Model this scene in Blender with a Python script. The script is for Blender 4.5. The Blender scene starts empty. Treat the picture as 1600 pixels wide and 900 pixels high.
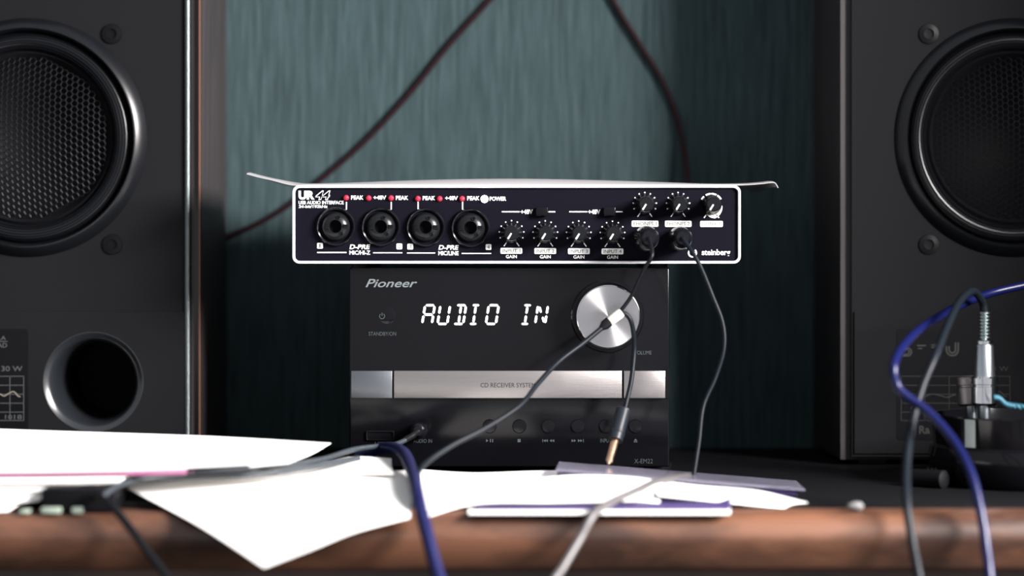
import bpy, bmesh, math, random
from mathutils import Vector, Matrix
random.seed(7)
PI = math.pi
# ------------------------------------------------------------------ camera, light, exposure
F = 3614.0; HZ = 400.0; CZ = 0.873
sc = bpy.context.scene
cam_d = bpy.data.cameras.new('camera'); cam = bpy.data.objects.new('camera', cam_d)
sc.collection.objects.link(cam); sc.camera = cam
cam.location = (0, 0, CZ); cam.rotation_euler = (PI/2, 0, 0)
cam_d.sensor_width = 36; cam_d.lens = F/1600*36; cam_d.shift_y = -(450-HZ)/1600
cam_d.clip_start = 0.02; cam_d.clip_end = 30
cam_d.dof.use_dof = True; cam_d.dof.focus_distance = 1.297; cam_d.dof.aperture_fstop = 3.6
world = bpy.data.worlds.new('world'); sc.world = world; world.use_nodes = True
world.node_tree.nodes['Background'].inputs[0].default_value = (0.36, 0.365, 0.385, 1)
world.node_tree.nodes['Background'].inputs[1].default_value = 1.5
def area(name, loc, target, sx, sy, power, color, spread=180):
    l = bpy.data.lights.new(name, 'AREA'); l.shape = 'RECTANGLE'; l.size = sx; l.size_y = sy
    l.energy = power; l.color = color; l.spread = math.radians(spread)
    o = bpy.data.objects.new(name, l); sc.collection.objects.link(o); o.location = loc
    o.rotation_euler = (Vector(target)-Vector(loc)).to_track_quat('-Z', 'Y').to_euler()
    return o
area('window_daylight', (1.02, 0.66, 1.31), (-.1, 1.36, 0.88), 0.62, 0.42, 122, (1.0, 0.955, 0.935), 180)
sc.view_settings.view_transform = 'Standard'; sc.view_settings.look = 'None'
sc.view_settings.exposure = 0.0; sc.view_settings.gamma = 1.0

# ------------------------------------------------------------------ materials
def mat(name, col, rough=0.5, metal=0.0, spec=0.5, emit=None, es=0.0, trans=0.0, ior=1.45, aniso=0.0, coat=0.0):
    m = bpy.data.materials.new(name); m.use_nodes = True
    b = m.node_tree.nodes['Principled BSDF']
    b.inputs['Base Color'].default_value = (*col, 1); b.inputs['Roughness'].default_value = rough
    b.inputs['Metallic'].default_value = metal; b.inputs['Specular IOR Level'].default_value = spec
    b.inputs['IOR'].default_value = ior; b.inputs['Transmission Weight'].default_value = trans
    b.inputs['Coat Weight'].default_value = coat
    if aniso:
        b.inputs['Anisotropic'].default_value = aniso
    if emit:
        b.inputs['Emission Color'].default_value = (*emit, 1); b.inputs['Emission Strength'].default_value = es
    return m
def noise_bump(m, scale=(1, 1, 1), nscale=50, strength=0.3, dist=0.001, detail=4, colramp=None, rough=None, rr=0.6):
    nt = m.node_tree; b = nt.nodes['Principled BSDF']
    tc = nt.nodes.new('ShaderNodeTexCoord'); mp = nt.nodes.new('ShaderNodeMapping'); mp.inputs['Scale'].default_value = scale
    n = nt.nodes.new('ShaderNodeTexNoise'); n.inputs['Scale'].default_value = nscale; n.inputs['Detail'].default_value = detail
    n.inputs['Roughness'].default_value = rr
    nt.links.new(tc.outputs['Object'], mp.inputs[0]); nt.links.new(mp.outputs[0], n.inputs['Vector'])
    bp = nt.nodes.new('ShaderNodeBump'); bp.inputs['Strength'].default_value = strength; bp.inputs['Distance'].default_value = dist
    nt.links.new(n.outputs[0], bp.inputs['Height']); nt.links.new(bp.outputs[0], b.inputs['Normal'])
    if colramp:
        r = nt.nodes.new('ShaderNodeValToRGB')
        r.color_ramp.elements[0].color = (*colramp[0], 1); r.color_ramp.elements[1].color = (*colramp[1], 1)
        r.color_ramp.elements[0].position = colramp[2]; r.color_ramp.elements[1].position = colramp[3]
        nt.links.new(n.outputs[0], r.inputs[0]); nt.links.new(r.outputs[0], b.inputs['Base Color'])
    return m
M = {}
M['wall'] = noise_bump(mat('teal_fibre_wallpaper', (.04, .07, .08), .85, spec=.2), (1, 1, .07), 300, .6, .0012, 6,
                       ((.022, .038, .042), (.046, .074, .079), .33, .68))
M['black'] = mat('black_plastic', (.003, .003, .004), .4, spec=.16)
M['matte_black'] = noise_bump(mat('matte_black_vinyl', (.0062, .0062, .0074), .7, spec=.12), (1, 1, 1), 900, .25, .0003)
M['gloss_black'] = mat('gloss_black', (.003, .003, .004), .14, spec=.32)
M['panel'] = noise_bump(mat('dark_blue_black_panel', (.003, .003, .0065), .6, spec=.06), (1, 1, 1), 1500, .1, .0002)
M['rubber'] = mat('black_rubber', (.005, .005, .007), .36, spec=.3)
M['gloss_cable'] = mat('black_gloss_cable', (.004, .0045, .006), .4, spec=.2)
M['chrome'] = mat('chrome', (.75, .76, .78), .14, 1)
M['satin'] = mat('satin_silver', (.8, .8, .8), .35, 1)
M['bezel'] = mat('pale_aluminium', (.82, .82, .84), .45, .25)
M['strip'] = noise_bump(mat('silver_trim', (.13, .15, .155), .36, .85), (1, 1, 1), 1800, .6, .0004)
M['copper'] = noise_bump(mat('copper_veneer_edge', (.12, .055, .036), .5, 0), (1, 1, 1), 1200, .4, .0003)
M['veneer'] = noise_bump(mat('dark_walnut_veneer', (.03, .026, .028), .5), (1, 1, .06), 160, .3, .0004, 5,
                         ((.016, .013, .014), (.034, .028, .029), .3, .7))
M['white_print'] = mat('white_print', (.82, .82, .80), .5)
M['grey_print'] = mat('grey_print', (.115, .135, .14), .5)
M['dim_print'] = mat('dim_print', (.032, .042, .045), .5)
M['shaded_print'] = mat('shaded_print', (.012, .0125, .0125), .6)
M['speaker_print'] = mat('speaker_print', (.06, .065, .068), .5)
M['curve_print'] = mat('cream_print', (.19, .17, .13), .5)
M['dark_print'] = mat('dark_print', (.012, .014, .014), .5)
M['led_red'] = mat('red_led', (.45, .02, .045), .15, emit=(.9, .03, .08), es=.12)
M['led_white'] = mat('lit_white_led', (.9, .9, 1), .3, emit=(.93, .93, 1), es=9)
M['segment'] = mat('lit_display_segment', (.8, .8, .8), .4, emit=(1, .86, .9), es=1.5)
M['paper'] = noise_bump(mat('white_paper', (.86, .85, .83), .7, spec=.3), (1, 1, 1), 60, .1, .0004)
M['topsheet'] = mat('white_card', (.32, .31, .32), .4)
M['purple_plastic'] = mat('purple_plastic', (.035, .024, .09), .35)
M['navy_cable'] = mat('navy_cable', (.007, .008, .045), .4, spec=.25)
M['blue_cable'] = mat('blue_cable', (.003, .0045, .036), .32, spec=.25)
M['grey_cable'] = mat('grey_cable', (.022, .028, .034), .4, spec=.4)
M['pale_cable'] = mat('pale_grey_cable', (.065, .06, .062), .45)
M['slate_cable'] = mat('slate_cable', (.004, .006, .009), .45, spec=.16)
M['brown_cable'] = mat('brown_red_cable', (.014, .0045, .007), .6, spec=.15)
M['pink_cable'] = mat('pink_cable', (.26, .09, .17), .4)
M['teal_cord'] = mat('teal_cord', (.02, .10, .14), .4)
M['gold'] = mat('gold', (.95, .62, .42), .28, 1)
M['clip'] = mat('pale_plastic', (.55, .53, .48), .35)
M['scrap'] = mat('grey_scrap', (.16, .16, .16), .6)
M['clear'] = mat('clear_plastic', (.62, .60, .74), .2, trans=.86, ior=1.4)
M['port_metal'] = mat('pale_green_metal', (.42, .50, .42), .35, .5)
M['desk_black'] = mat('desk_black_laminate', (.004, .004, .005), .6, spec=.1)
M['floor'] = noise_bump(mat('brown_floorboards', (.05, .03, .02), .5), (1, .1, 1), 30, .1, .001)
M['wood'] = noise_bump(mat('orange_brown_wood', (.1, .05, .03), .36, spec=.8), (.45, 1, 1.3), 26, .15, .0006, 4,
                       ((.026, .012, .008), (.115, .050, .028), .38, .62))  # dark blotches put shadow patches into the wood colour
def spun_metal():
    m = mat('spun_aluminium', (.62, .61, .62), .25, 1, aniso=.93)
    nt = m.node_tree; b = nt.nodes['Principled BSDF']
    t = nt.nodes.new('ShaderNodeTangent'); t.direction_type = 'RADIAL'; t.axis = 'Y'
    nt.links.new(t.outputs[0], b.inputs['Tangent']); return m
M['spun'] = spun_metal()
M['brushed'] = noise_bump(mat('brushed_aluminium', (.40, .375, .37), .36, 1), (.04, 1, 1), 2600, .25, .0002)
M['brushed_shaded'] = noise_bump(mat('shaded_brushed_aluminium', (.20, .215, .235), .36, 1), (.04, 1, 1), 2600, .25, .0002)  # darker copy of the silver metal, shade of the left button in its colour

# ------------------------------------------------------------------ helpers
C = sc.collection
def P(px, py, d): return Vector(((px-800)/F*d, d, CZ-(py-HZ)/F*d))
def setp(o, label=None, cat=None, group=None, kind=None):
    if label: o['label'] = label
    if cat: o['category'] = cat
    if group: o['group'] = group
    if kind: o['kind'] = kind
    return o
def wloc(o):
    v = Vector((0, 0, 0))
    while o is not None: v = v+o.location; o = o.parent
    return v
def thing(name, label, cat, loc, group=None):
    o = bpy.data.objects.new(name, None); C.objects.link(o); o.location = loc; o.empty_display_size = .01
    return setp(o, label, cat, group)
def finish(bm, name, m, parent=None, origin=None, smooth=None, label=None, kind=None):
    """bm in world coordinates -> ONE mesh object"""
    if origin is None:
        if parent is not None: origin = wloc(parent)
        else:
            xs = [v.co.x for v in bm.verts]; ys = [v.co.y for v in bm.verts]; zs = [v.co.z for v in bm.verts]
            origin = Vector(((min(xs)+max(xs))/2, (min(ys)+max(ys))/2, min(zs)))
    bmesh.ops.translate(bm, verts=bm.verts, vec=-Vector(origin))
    bmesh.ops.recalc_face_normals(bm, faces=bm.faces)
    me = bpy.data.meshes.new(name); bm.to_mesh(me); bm.free()
    if smooth is not None:
        for p in me.polygons: p.use_smooth = True
        try: me.set_sharp_from_angle(angle=math.radians(smooth))
        except Exception: pass
    me.materials.append(M[m] if isinstance(m, str) else m)
    o = bpy.data.objects.new(name, me); C.objects.link(o)
    o.parent = parent
    o.location = Vector(origin)-(wloc(parent) if parent is not None else Vector((0, 0, 0)))
    return setp(o, label, kind=kind)
def inst(src, parent, loc, name=None):
    o = src.copy(); C.objects.link(o); o.parent = parent; o.location = Vector(loc)-wloc(parent)
    return o
def box(bm, x0, x1, y0, y1, z0, z1, bev=0, seg=2):
    r = bmesh.ops.create_cube(bm, size=1)
    vs = r['verts']
    for v in vs:
        v.co = Vector((x0+(v.co.x+.5)*(x1-x0), y0+(v.co.y+.5)*(y1-y0), z0+(v.co.z+.5)*(z1-z0)))
    if bev:
        es = list({e for v in vs for e in v.link_edges})
        bmesh.ops.bevel(bm, geom=es, offset=bev, segments=seg, affect='EDGES', profile=.5)
    return bm
def nb(): return bmesh.new()
def lathe(bm, prof, c, n=48, axis='Y', a0=0, a1=2*PI):
    """prof: list (r, t) ; t along axis from centre c"""
    full = abs(a1-a0-2*PI) < 1e-6
    cnt = n if full else n+1
    rings = []
    for r, t in prof:
        if r < 1e-7:
            p = Vector(c)+(Vector((0, t, 0)) if axis == 'Y' else Vector((0, 0, t)))
            rings.append([bm.verts.new(p)]); continue
        ring = []
        for i in range(cnt):
            a = a0+(a1-a0)*i/n
            if axis == 'Y': p = Vector(c)+Vector((r*math.sin(a), t, r*math.cos(a)))
            else: p = Vector(c)+Vector((r*math.sin(a), -r*math.cos(a), t))
            ring.append(bm.verts.new(p))
        rings.append(ring)
    for A, B in zip(rings, rings[1:]):
        m_ = n
        for i in range(m_):
            j = (i+1) % cnt if full else i+1
            if len(A) == 1 and len(B) == 1: continue
            if len(A) == 1: bm.faces.new((A[0], B[i], B[j]))
            elif len(B) == 1: bm.faces.new((A[i], B[0], A[j]))
            else: bm.faces.new((A[i], B[i], B[j], A[j]))
    return bm
def spline(pts, per=10):
    pts = [Vector(p) for p in pts]; out = []
    for i in range(len(pts)-1):
        p0 = pts[max(i-1, 0)]; p1 = pts[i]; p2 = pts[i+1]; p3 = pts[min(i+2, len(pts)-1)]
        for k in range(per):
            t = k/per
            out.append(.5*((2*p1)+(-p0+p2)*t+(2*p0-5*p1+4*p2-p3)*t*t+(-p0+3*p1-3*p2+p3)*t**3))
    out.append(pts[-1]); return out
def tube(bm, pts, r, n=10, rf=None):
    rings = []; up = Vector((.13, .37, .92)).normalized()
    for i, p in enumerate(pts):
        t = (pts[min(i+1, len(pts)-1)]-pts[max(i-1, 0)]).normalized()
        a = (up-t*up.dot(t))
        if a.length < .01: a = Vector((1, 0, 0))
        a.normalize(); b = t.cross(a); up = a
        rr = rf(i/(len(pts)-1)) if rf else r
        rings.append([bm.verts.new(p+rr*(math.cos(2*PI*k/n)*a+math.sin(2*PI*k/n)*b)) for k in range(n)])
    for A, B in zip(rings, rings[1:]):
        for k in range(n): bm.faces.new((A[k], A[(k+1) % n], B[(k+1) % n], B[k]))
    bm.faces.new(rings[0]); bm.faces.new(rings[-1][::-1])
    return bm
def rod(bm, p, q, prof, n=20):
    """surface of revolution from p to q; prof = (fraction, radius)"""
    p = Vector(p); q = Vector(q); t = (q-p); L = t.length; t.normalize()
    a = t.orthogonal().normalized(); b = t.cross(a); rings = []
    for f, r in prof:
        c = p+t*L*f
        rings.append([bm.verts.new(c+max(r, 1e-6)*(math.cos(2*PI*k/n)*a+math.sin(2*PI*k/n)*b)) for k in range(n)])
    for A, B in zip(rings, rings[1:]):
        for k in range(n): bm.faces.new((A[k], A[(k+1) % n], B[(k+1) % n], B[k]))
    bm.faces.new(rings[0]); bm.faces.new(rings[-1][::-1])
    return bm
def cable(name, label, pts, dia, m, cat='cable', per=10, group=None):
    bm = tube(nb(), spline([P(*p) if not isinstance(p, Vector) else p for p in pts], per), dia/2)
    o = finish(bm, name, m, smooth=60); return setp(o, label, cat, group)
def rrect(x0, z0, x1, z1, r, n=6):
    out = []
    for cx, cz, a in ((x1-r, z1-r, 0), (x0+r, z1-r, PI/2), (x0+r, z0+r, PI), (x1-r, z0+r, 1.5*PI)):
        for i in range(n+1):
            t = a+PI/2*i/n; out.append((cx+r*math.cos(t), cz+r*math.sin(t)))
    return out
def plate(bm, outline, y0, y1, bev=0):
    """outline (x,z) extruded from y0 (front) to y1 (back)"""
    f = [bm.verts.new((x, y0, z)) for x, z in outline]; b = [bm.verts.new((x, y1, z)) for x, z in outline]
    n = len(f)
    ff = bm.faces.new(f); bm.faces.new(b[::-1])
    for i in range(n): bm.faces.new((f[i], b[i], b[(i+1) % n], f[(i+1) % n]))
    if bev: bmesh.ops.bevel(bm, geom=list(ff.edges), offset=bev, segments=2, affect='EDGES', profile=.5)
    return bm
def frame(bm, outer, inner, y0, y1, bev=0):
    n = len(outer)
    L = [[bm.verts.new((x, y, z)) for x, z in o] for o, y in ((outer, y1), (outer, y0), (inner, y0), (inner, y1))]
    for a in range(4):
        A, B = L[a], L[(a+1) % 4]
        for i in range(n): bm.faces.new((A[i], A[(i+1) % n], B[(i+1) % n], B[i]))
    if bev:
        es = [e for e in bm.edges if all(abs(v.co.y-y0) < 1e-7 for v in e.verts) and
              (all(v in L[1] for v in e.verts) or all(v in L[2] for v in e.verts))]
        bmesh.ops.bevel(bm, geom=es, offset=bev, segments=2, affect='EDGES', profile=.5)
    return bm
def hole_plate(bm, x0, x1, z0, z1, c, r, y0, y1, n=72):
    """rectangular panel with a round hole"""
    angs = sorted({2*PI*i/n for i in range(n)} | {math.atan2(z-c.z, x-c.x) % (2*PI) for x in (x0, x1) for z in (z0, z1)})
    inn = []; out = []
    for a in angs:
        ca, sa = math.cos(a), math.sin(a); inn.append((c.x+r*ca, c.z+r*sa))
        ts = []
        if abs(ca) > 1e-9: ts.append(((x1 if ca > 0 else x0)-c.x)/ca)
        if abs(sa) > 1e-9: ts.append(((z1 if sa > 0 else z0)-c.z)/sa)
        t = min(ts); out.append((c.x+t*ca, c.z+t*sa))
    return frame(bm, out, inn, y0, y1)
class Face:
    """a vertical front plane at distance d: pixel -> plane coordinates"""
    def __init__(s, d): s.d = d; s.k = d/F
    def x(s, px): return (px-800)*s.k
    def z(s, py): return CZ-(py-HZ)*s.k
    def bar(s, bm, x0, y0, x1, y1, t=.00015, back=.0002):
        return box(bm, s.x(x0), s.x(x1), s.d-t, s.d+back, s.z(y1), s.z(y0))
    def line(s, bm, pts, w, t=.00015):
        """polyline strokes of width w px"""
        for (ax, ay), (bx, by) in zip(pts, pts[1:]):
            dx, dy = bx-ax, by-ay; L = math.hypot(dx, dy) or 1
            nx, ny = -dy/L*w/2, dx/L*w/2
            o = [(s.x(u), s.z(v)) for u, v in ((ax+nx, ay+ny), (bx+nx, by+ny), (bx-nx, by-ny), (ax-nx, ay-ny))]
            plate(bm, o, s.d-t, s.d+.0001)
        return bm
    def arc(s, bm, cx, cy, r0, r1, a0, a1, n=16, t=.00015):
        """ring sector, degrees clockwise from top; r may taper (tuples)"""
        R0 = r0 if isinstance(r0, tuple) else (r0, r0); R1 = r1 if isinstance(r1, tuple) else (r1, r1)
        inn = []; out = []
        for i in range(n+1):
            f = i/n; a = math.radians(a0+(a1-a0)*f)
            ri = R0[0]+(R0[1]-R0[0])*f; ro = R1[0]+(R1[1]-R1[0])*f
            inn.append((s.x(cx+ri*math.sin(a)), s.z(cy-ri*math.cos(a)))); out.append((s.x(cx+ro*math.sin(a)), s.z(cy-ro*math.cos(a))))
        for i in range(n): plate(bm, [inn[i], out[i], out[i+1], inn[i+1]], s.d-t, s.d+.0001)
        return bm
    def text(s, txt, x0, y0, x1, y1, m, parent, bold=0.0, shear=0.0, t=.00015, name='lettering', label=None, res=3):
        cu = bpy.data.curves.new('t', 'FONT'); cu.body = txt; cu.offset = bold; cu.shear = shear
        cu.resolution_u = res; cu.extrude = .05; cu.fill_mode = 'BOTH'
        to = bpy.data.objects.new('t', cu); C.objects.link(to)
        bpy.context.view_layer.update()
        me = bpy.data.meshes.new_from_object(to.evaluated_get(bpy.context.evaluated_depsgraph_get()))
        bpy.data.objects.remove(to)
        bm = nb(); bm.from_mesh(me); bpy.data.meshes.remove(me)
        ax = min(v.co.x for v in bm.verts); bx = max(v.co.x for v in bm.verts)
        ay = min(v.co.y for v in bm.verts); by = max(v.co.y for v in bm.verts)
        X0, X1, Z0, Z1 = s.x(x0), s.x(x1), s.z(y1), s.z(y0)
        for v in bm.verts:
            u = (v.co.x-ax)/(bx-ax); w = (v.co.y-ay)/(by-ay)
            v.co = Vector((X0+u*(X1-X0), s.d-t if v.co.z > 0 else s.d+.0001, Z0+w*(Z1-Z0)))
        return finish(bm, name, m, parent, label=label)
def sheet(name, label, grid, m='paper', th=.0003, sub=2, cat='paper', group=None, parent=None, lin=False):
    """grid of control points (rows of world Vectors) -> smooth thick sheet"""
    rows = [spline(r, 8) for r in grid]
    cols = list(zip(*rows)); cols = [list(c) if lin else spline(list(c), 6) for c in cols]
    bm = nb(); V = [[bm.verts.new(p) for p in c] for c in cols]
    for a, b in zip(V, V[1:]):
        for i in range(len(a)-1): bm.faces.new((a[i], a[i+1], b[i+1], b[i]))
    bmesh.ops.recalc_face_normals(bm, faces=bm.faces)
    if sum(f.normal.z for f in bm.faces) < 0: bmesh.ops.reverse_faces(bm, faces=bm.faces)
    ret = bmesh.ops.solidify(bm, geom=list(bm.faces), thickness=th)
    o = finish(bm, name, m, parent, smooth=50)
    return setp(o, label, cat, group) if parent is None else setp(o, label)

TZ = 0.75          # table top height
WY = 1.490         # wall plane
# ------------------------------------------------------------------ the setting
o = finish(box(nb(), -2.2, 2.2, WY, WY+.1, 0, 2.5), 'wall_back', 'wall'); setp(o, kind='structure')
o = finish(box(nb(), -2.2, 2.2, -1.5, WY+.1, -.05, 0), 'floor', 'floor'); setp(o, kind='structure')

o = finish(box(nb(), .50, .60, 1.05, WY, 0, 2.5), 'added_shade_wall', 'wall'); setp(o, kind='structure')  # added wall out of view, blocks the key light on the right
# ------------------------------------------------------------------ table
tb = thing('table', 'long desk with a black top and a rounded orange brown wooden front edge', 'table', (0, 1.30, 0))
finish(box(nb(), -.95, .495, 1.127, 1.485, TZ-.0275, TZ-.0002, .0005), 'tabletop', 'desk_black', tb, label='black laminate desk surface')
fe = nb(); pr = [(1.1275, TZ-.0275), (1.1275, TZ), (1.112, TZ)]
pr += [(1.112-.012*math.sin(a), TZ-.012+.012*math.cos(a)) for a in [PI/2*i/8 for i in range(1, 9)]]+[(1.1045, TZ-.0255), (1.107, TZ-.0275)]
L0 = [fe.verts.new((-.95, y, z)) for y, z in pr]; L1 = [fe.verts.new((.495, y, z)) for y, z in pr]
fe.faces.new(L0); fe.faces.new(L1[::-1])
for i in range(len(pr)): fe.faces.new((L0[i], L1[i], L1[(i+1) % len(pr)], L0[(i+1) % len(pr)]))
finish(fe, 'front_edging', 'wood', tb, smooth=40, label='rounded orange brown wooden front edge')
for sx in (-.9, .45):
    for yy in (1.15, 1.44):
        finish(box(nb(), sx-.025, sx+.025, yy-.025, yy+.025, 0, TZ-.0275, .003), 'leg', 'wood', tb)
finish(box(nb(), -.87, .42, 1.16, 1.18, TZ-.0275-.08, TZ-.0275), 'apron', 'wood', tb)

# ------------------------------------------------------------------ loudspeakers
def hex_grille(bm, c, R, pitch, bulge, w):
    s = pitch/math.sqrt(3); pts = {}; edges = set()
    def key(x, z): return (round(x/s*20), round(z/s*20))
    n = int(R/pitch)+3
    def Y(x, z): return -bulge*max(0, 1-(x*x+z*z)/(R*R))
    for i in range(-n, n+1):
        for j in range(-n, n+1):
            cz = pitch*(i+.5*(j % 2)); cx = 1.5*s*j
            if math.hypot(cx, cz) > R-pitch*.4: continue
            prev = None; ks = []
            for k in range(6):
                a = PI/3*k; x = cx+s*math.cos(a); z = cz+s*math.sin(a); kk = key(x, z)
                pts[kk] = (x, z); ks.append(kk)
            for k in range(6): edges.add(tuple(sorted((ks[k], ks[(k+1) % 6]))))
    for a, b in edges:
        (x0, z0), (x1, z1) = pts[a], pts[b]
        p = Vector(c)+Vector((x0, Y(x0, z0), z0)); q = Vector(c)+Vector((x1, Y(x1, z1), z1))
        t = (q-p).normalized(); u = Vector((0, -1, 0)); v = t.cross(u).normalized()
        A = [bm.verts.new(pt+v*dv*w+u*du*w) for pt in (p, q) for dv, du in ((-1, 0), (0, 1), (1, 0))]
        bm.faces.new((A[0], A[1], A[4], A[3])); bm.faces.new((A[1], A[2], A[5], A[4]))
    return bm
def loudspeaker(xr, label, side):
    """xr = x of the pixel column of the woofer centre"""
    f = Face(1.36); cx = f.x(xr); hw = .1013; x0, x1 = cx-hw, cx+hw; y = f.d; top = 1.115; dx = xr-43
    t = thing('loudspeaker', label, 'loudspeaker', (cx, y+.06, TZ))
    b = box(nb(), x0, x1, y+.004, 1.487, TZ+.003, top)
    bmesh.ops.recalc_face_normals(b, faces=b.faces)
    bmesh.ops.delete(b, geom=[q_ for q_ in b.faces if q_.normal.y < -.9], context='FACES')
    bmesh.ops.solidify(b, geom=list(b.faces), thickness=.008)
    finish(b, 'cabinet', 'veneer', t, smooth=40)
    c = Vector((cx, y, f.z(215))); k = f.k; zj = f.z(487)
    cp = Vector((f.x(dx+146), y-.0012, f.z(597)))
    b = nb(); xa, xb = x0+.006, x1-.0055
    box(b, xa, xb, y, y+.006, 1.0165, top-.004)
    hole_plate(b, xa, xb, zj, 1.0165, c, 186*k, y, y+.006)
    hole_plate(b, xa, xb, TZ+.005, zj, cp, 78.8*k, y, y+.006)
    bf = finish(b, 'baffle', 'matte_black', t, smooth=40)
    # lower panel, slightly proud, below a joint line
    finish(hole_plate(nb(), x0+.0075, f.x(dx+289), TZ+.007, zj, cp, 78.8*k, y-.0012, y+.001), 'lower_panel', 'matte_black', t, smooth=40)
    for sx in (x1-.0006,):
        finish(box(nb(), sx-.0002, sx+.0006, y+.0015, y+.0062, TZ+.003, top), 'veneer_edge', 'copper', t, label='copper brown veneer edge')
    for sx in (f.x(dx+293),):
        b = rod(nb(), (sx, y-.0004, TZ+.004), (sx, y-.0004, top-.003), ((0, .0016), (1, .0016)), 16)
        finish(b, 'trim_strip', 'strip', t, smooth=60, label='bright silver vertical trim strip')
    # woofer
    b = lathe(nb(), [(188*k, .001), (186*k, -.0008), (173*k, -.0062), (170*k, -.0066), (167.5*k, -.0055), (165*k, .0005)], c, 96)
    finish(b, 'woofer_frame', 'ring_black', t, smooth=35)
    prof = [(166*k, .0008)]
    for i in range(8):
        a = PI*(.12+.60*i/7.0); r_ = 150*k+15*k*math.cos(a); yy = .0005-.0045*math.sin(a)
        prof += [(r_, yy), (r_-.9*k, yy-.0006), (r_-1.5*k, yy-.0002)]
    prof += [(136*k, .001), (128*k, .004)]
    finish(lathe(nb(), prof, c, 96), 'surround', 'ring_black', t, smooth=25)
    b = lathe(nb(), [(137*k, .0005), (132*k, -.001), (128*k, .001), (110*k, .008), (60*k, .022), (0, .026)], c, 72)
    finish(b, 'cone', 'desk_black', t, smooth=40)
    finish(hex_grille(nb(), c+Vector((0, .001, 0)), 128*k, 9.6*k, .009, .00032), 'grille', 'satin_black', t, kind='stuff')
    for px, py in ((175, 53), (176, 382), (-90, 53), (-90, 382)):
        s = Vector((f.x(dx+px), y, f.z(py)))
        finish(lathe(nb(), [(.0062, .0005), (.0058, -.0010), (.0030, -.0014), (.0030, -.0004), (0, -.0002)], s, 20), 'screw', 'black', t, smooth=35)
    # tweeter above the frame of view
    ct = Vector((cx, y, 1.065))
    finish(lathe(nb(), [(.040, .0005), (.038, -.003), (.022, -.002), (.017, .003), (.0145, .001), (.008, -.005), (0, -.0065)], ct, 64), 'tweeter', 'black', t, smooth=35)
    # bass reflex port
    b = lathe(nb(), [(79*k, .0006), (78.7*k, .0001), (77.6*k, 0), (75.5*k, .0004), (73.5*k, .00085), (71.5*k, .0014), (69.5*k, .0020), (67*k, .0033), (64.5*k, .006), (62*k, .013), (60.5*k, .025), (60*k, .030)], cp, 80)
    finish(lathe(nb(), [(60.2*k, .0295), (60*k, .075), (0, .075)], cp, 48), 'port_tube', 'desk_black', t, smooth=40)
    finish(b, 'bass_port', 'port_gloss', t, smooth=40)
    # badge with response graph
    g = Face(y-.0014)
    def X(p): return p+dx
    bd = finish(plate(nb(), rrect(g.x(X(-140)), g.z(688), g.x(X(44)), g.z(514), .002), g.d, y), 'badge', 'black', t)
    print_m = 'speaker_print' if side < 0 else 'shaded_print'  # right badge repeats the print in a darker colour for its shade
    b = nb()
    for yy in (588, 602, 616, 630, 644, 657): g.line(b, [(X(-133), yy), (X(37), yy)], 1.0)
    for xx in (-133, -96, -58, -22, 15.5, 37): g.line(b, [(X(xx), 587.5), (X(xx), 657.5)], 1.0)
    finish(b, 'graph_grid', print_m, bd, label='printed frequency response grid')
    cv = [(-118, 640), (-108, 624), (-96, 620), (-84, 616), (-70, 619), (-60, 621), (-46, 616), (-30, 618), (-14, 614), (0, 616), (6, 619), (12, 616), (20, 612), (25, 615), (28, 619), (32, 620)]
    cv = [(q.x, q.y) for q in spline([Vector((u, v, 0)) for u, v in cv], 5)]
    finish(g.line(nb(), [(X(u), v-.2) for u, v in cv], 1.6, .0003), 'graph_curve', 'curve_print' if side < 0 else 'shaded_print', bd, label='cream response curve')
    g.text('30 W', X(2), 572, X(35), 580, print_m, bd)
    g.text('10', X(8), 648, X(19), 655, print_m, bd); g.text('18', X(22), 648, X(34), 655, print_m, bd)
    if side < 0:
        g.text('LA', X(-3), 525, X(9), 531, print_m, bd); g.text('AD', X(-4), 536, X(11), 543, print_m, bd)
        finish(g.line(nb(), [(X(-30), 533.5), (X(12), 533.5)], 1.0), 'rule', print_m, bd)
    else:
        # triple-line model lettering: S-3U
        b = nb()
        for i, w in enumerate((0, 4.2)):
            for cx_, kind in ((1416, 'S'), (1463, '3'), (1488, 'U')):
                r = 10.5-w
                if kind == 'U':
                    g.arc(b, cx_, 546.5, r-2.6, r, 90, 270, 14); g.line(b, [(cx_+r-1.3, 535), (cx_+r-1.3, 546.5)], 2.6); g.line(b, [(cx_-r+1.3, 541), (cx_-r+1.3, 546.5)], 2.6)
                else:
                    rr = 7.2-w*.8
                    if kind == 'S':
                        g.line(b, [(cx_-6, 557-w*.5-1), (cx_+2, 557-w*.5-1)], 2.0); g.arc(b, cx_+2, 550, rr-2, rr, 0, 180, 12)
                        g.line(b, [(cx_+2, 543+w*.5), (cx_-4, 543+w*.5)], 2.0)
                    else:
                        g.arc(b, cx_, 550, rr-2, rr, 0, 190, 12); g.line(b, [(cx_-8, 539+w*.9), (cx_+5-w, 539+w*.9)], 2.0)
        g.line(b, [(1433, 540), (1447, 540)], 2.2); g.line(b, [(1434, 544.5), (1441, 544.5)], 2.0)
        finish(b, 'lettering', 'model_print', bd, label='grey triple-line model lettering')
        g.text('Ra', 1436, 665, 1453, 678, 'shaded_print', bd, bold=.03)
        b = nb(); g.line(b, [(1422, 660), (1430, 660), (1430, 680), (1420, 680)], 1.2); g.line(b, [(1432, 656), (1437, 645)], 1.4)
        finish(b, 'mark', 'shaded_print', bd)
    for sx in (x0+.02, x1-.02):
        for yy in (y+.02, 1.46):
            finish(box(nb(), sx-.008, sx+.008, yy-.008, yy+.008, TZ, TZ+.0035), 'foot', 'rubber', t)
    return t
M['port_gloss'] = mat('glossy_port_plastic', (.012, .014, .017), .25, spec=1.0)
M['ring_black'] = mat('satin_ring_plastic', (.004, .0045, .006), .3, spec=.4)
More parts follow.
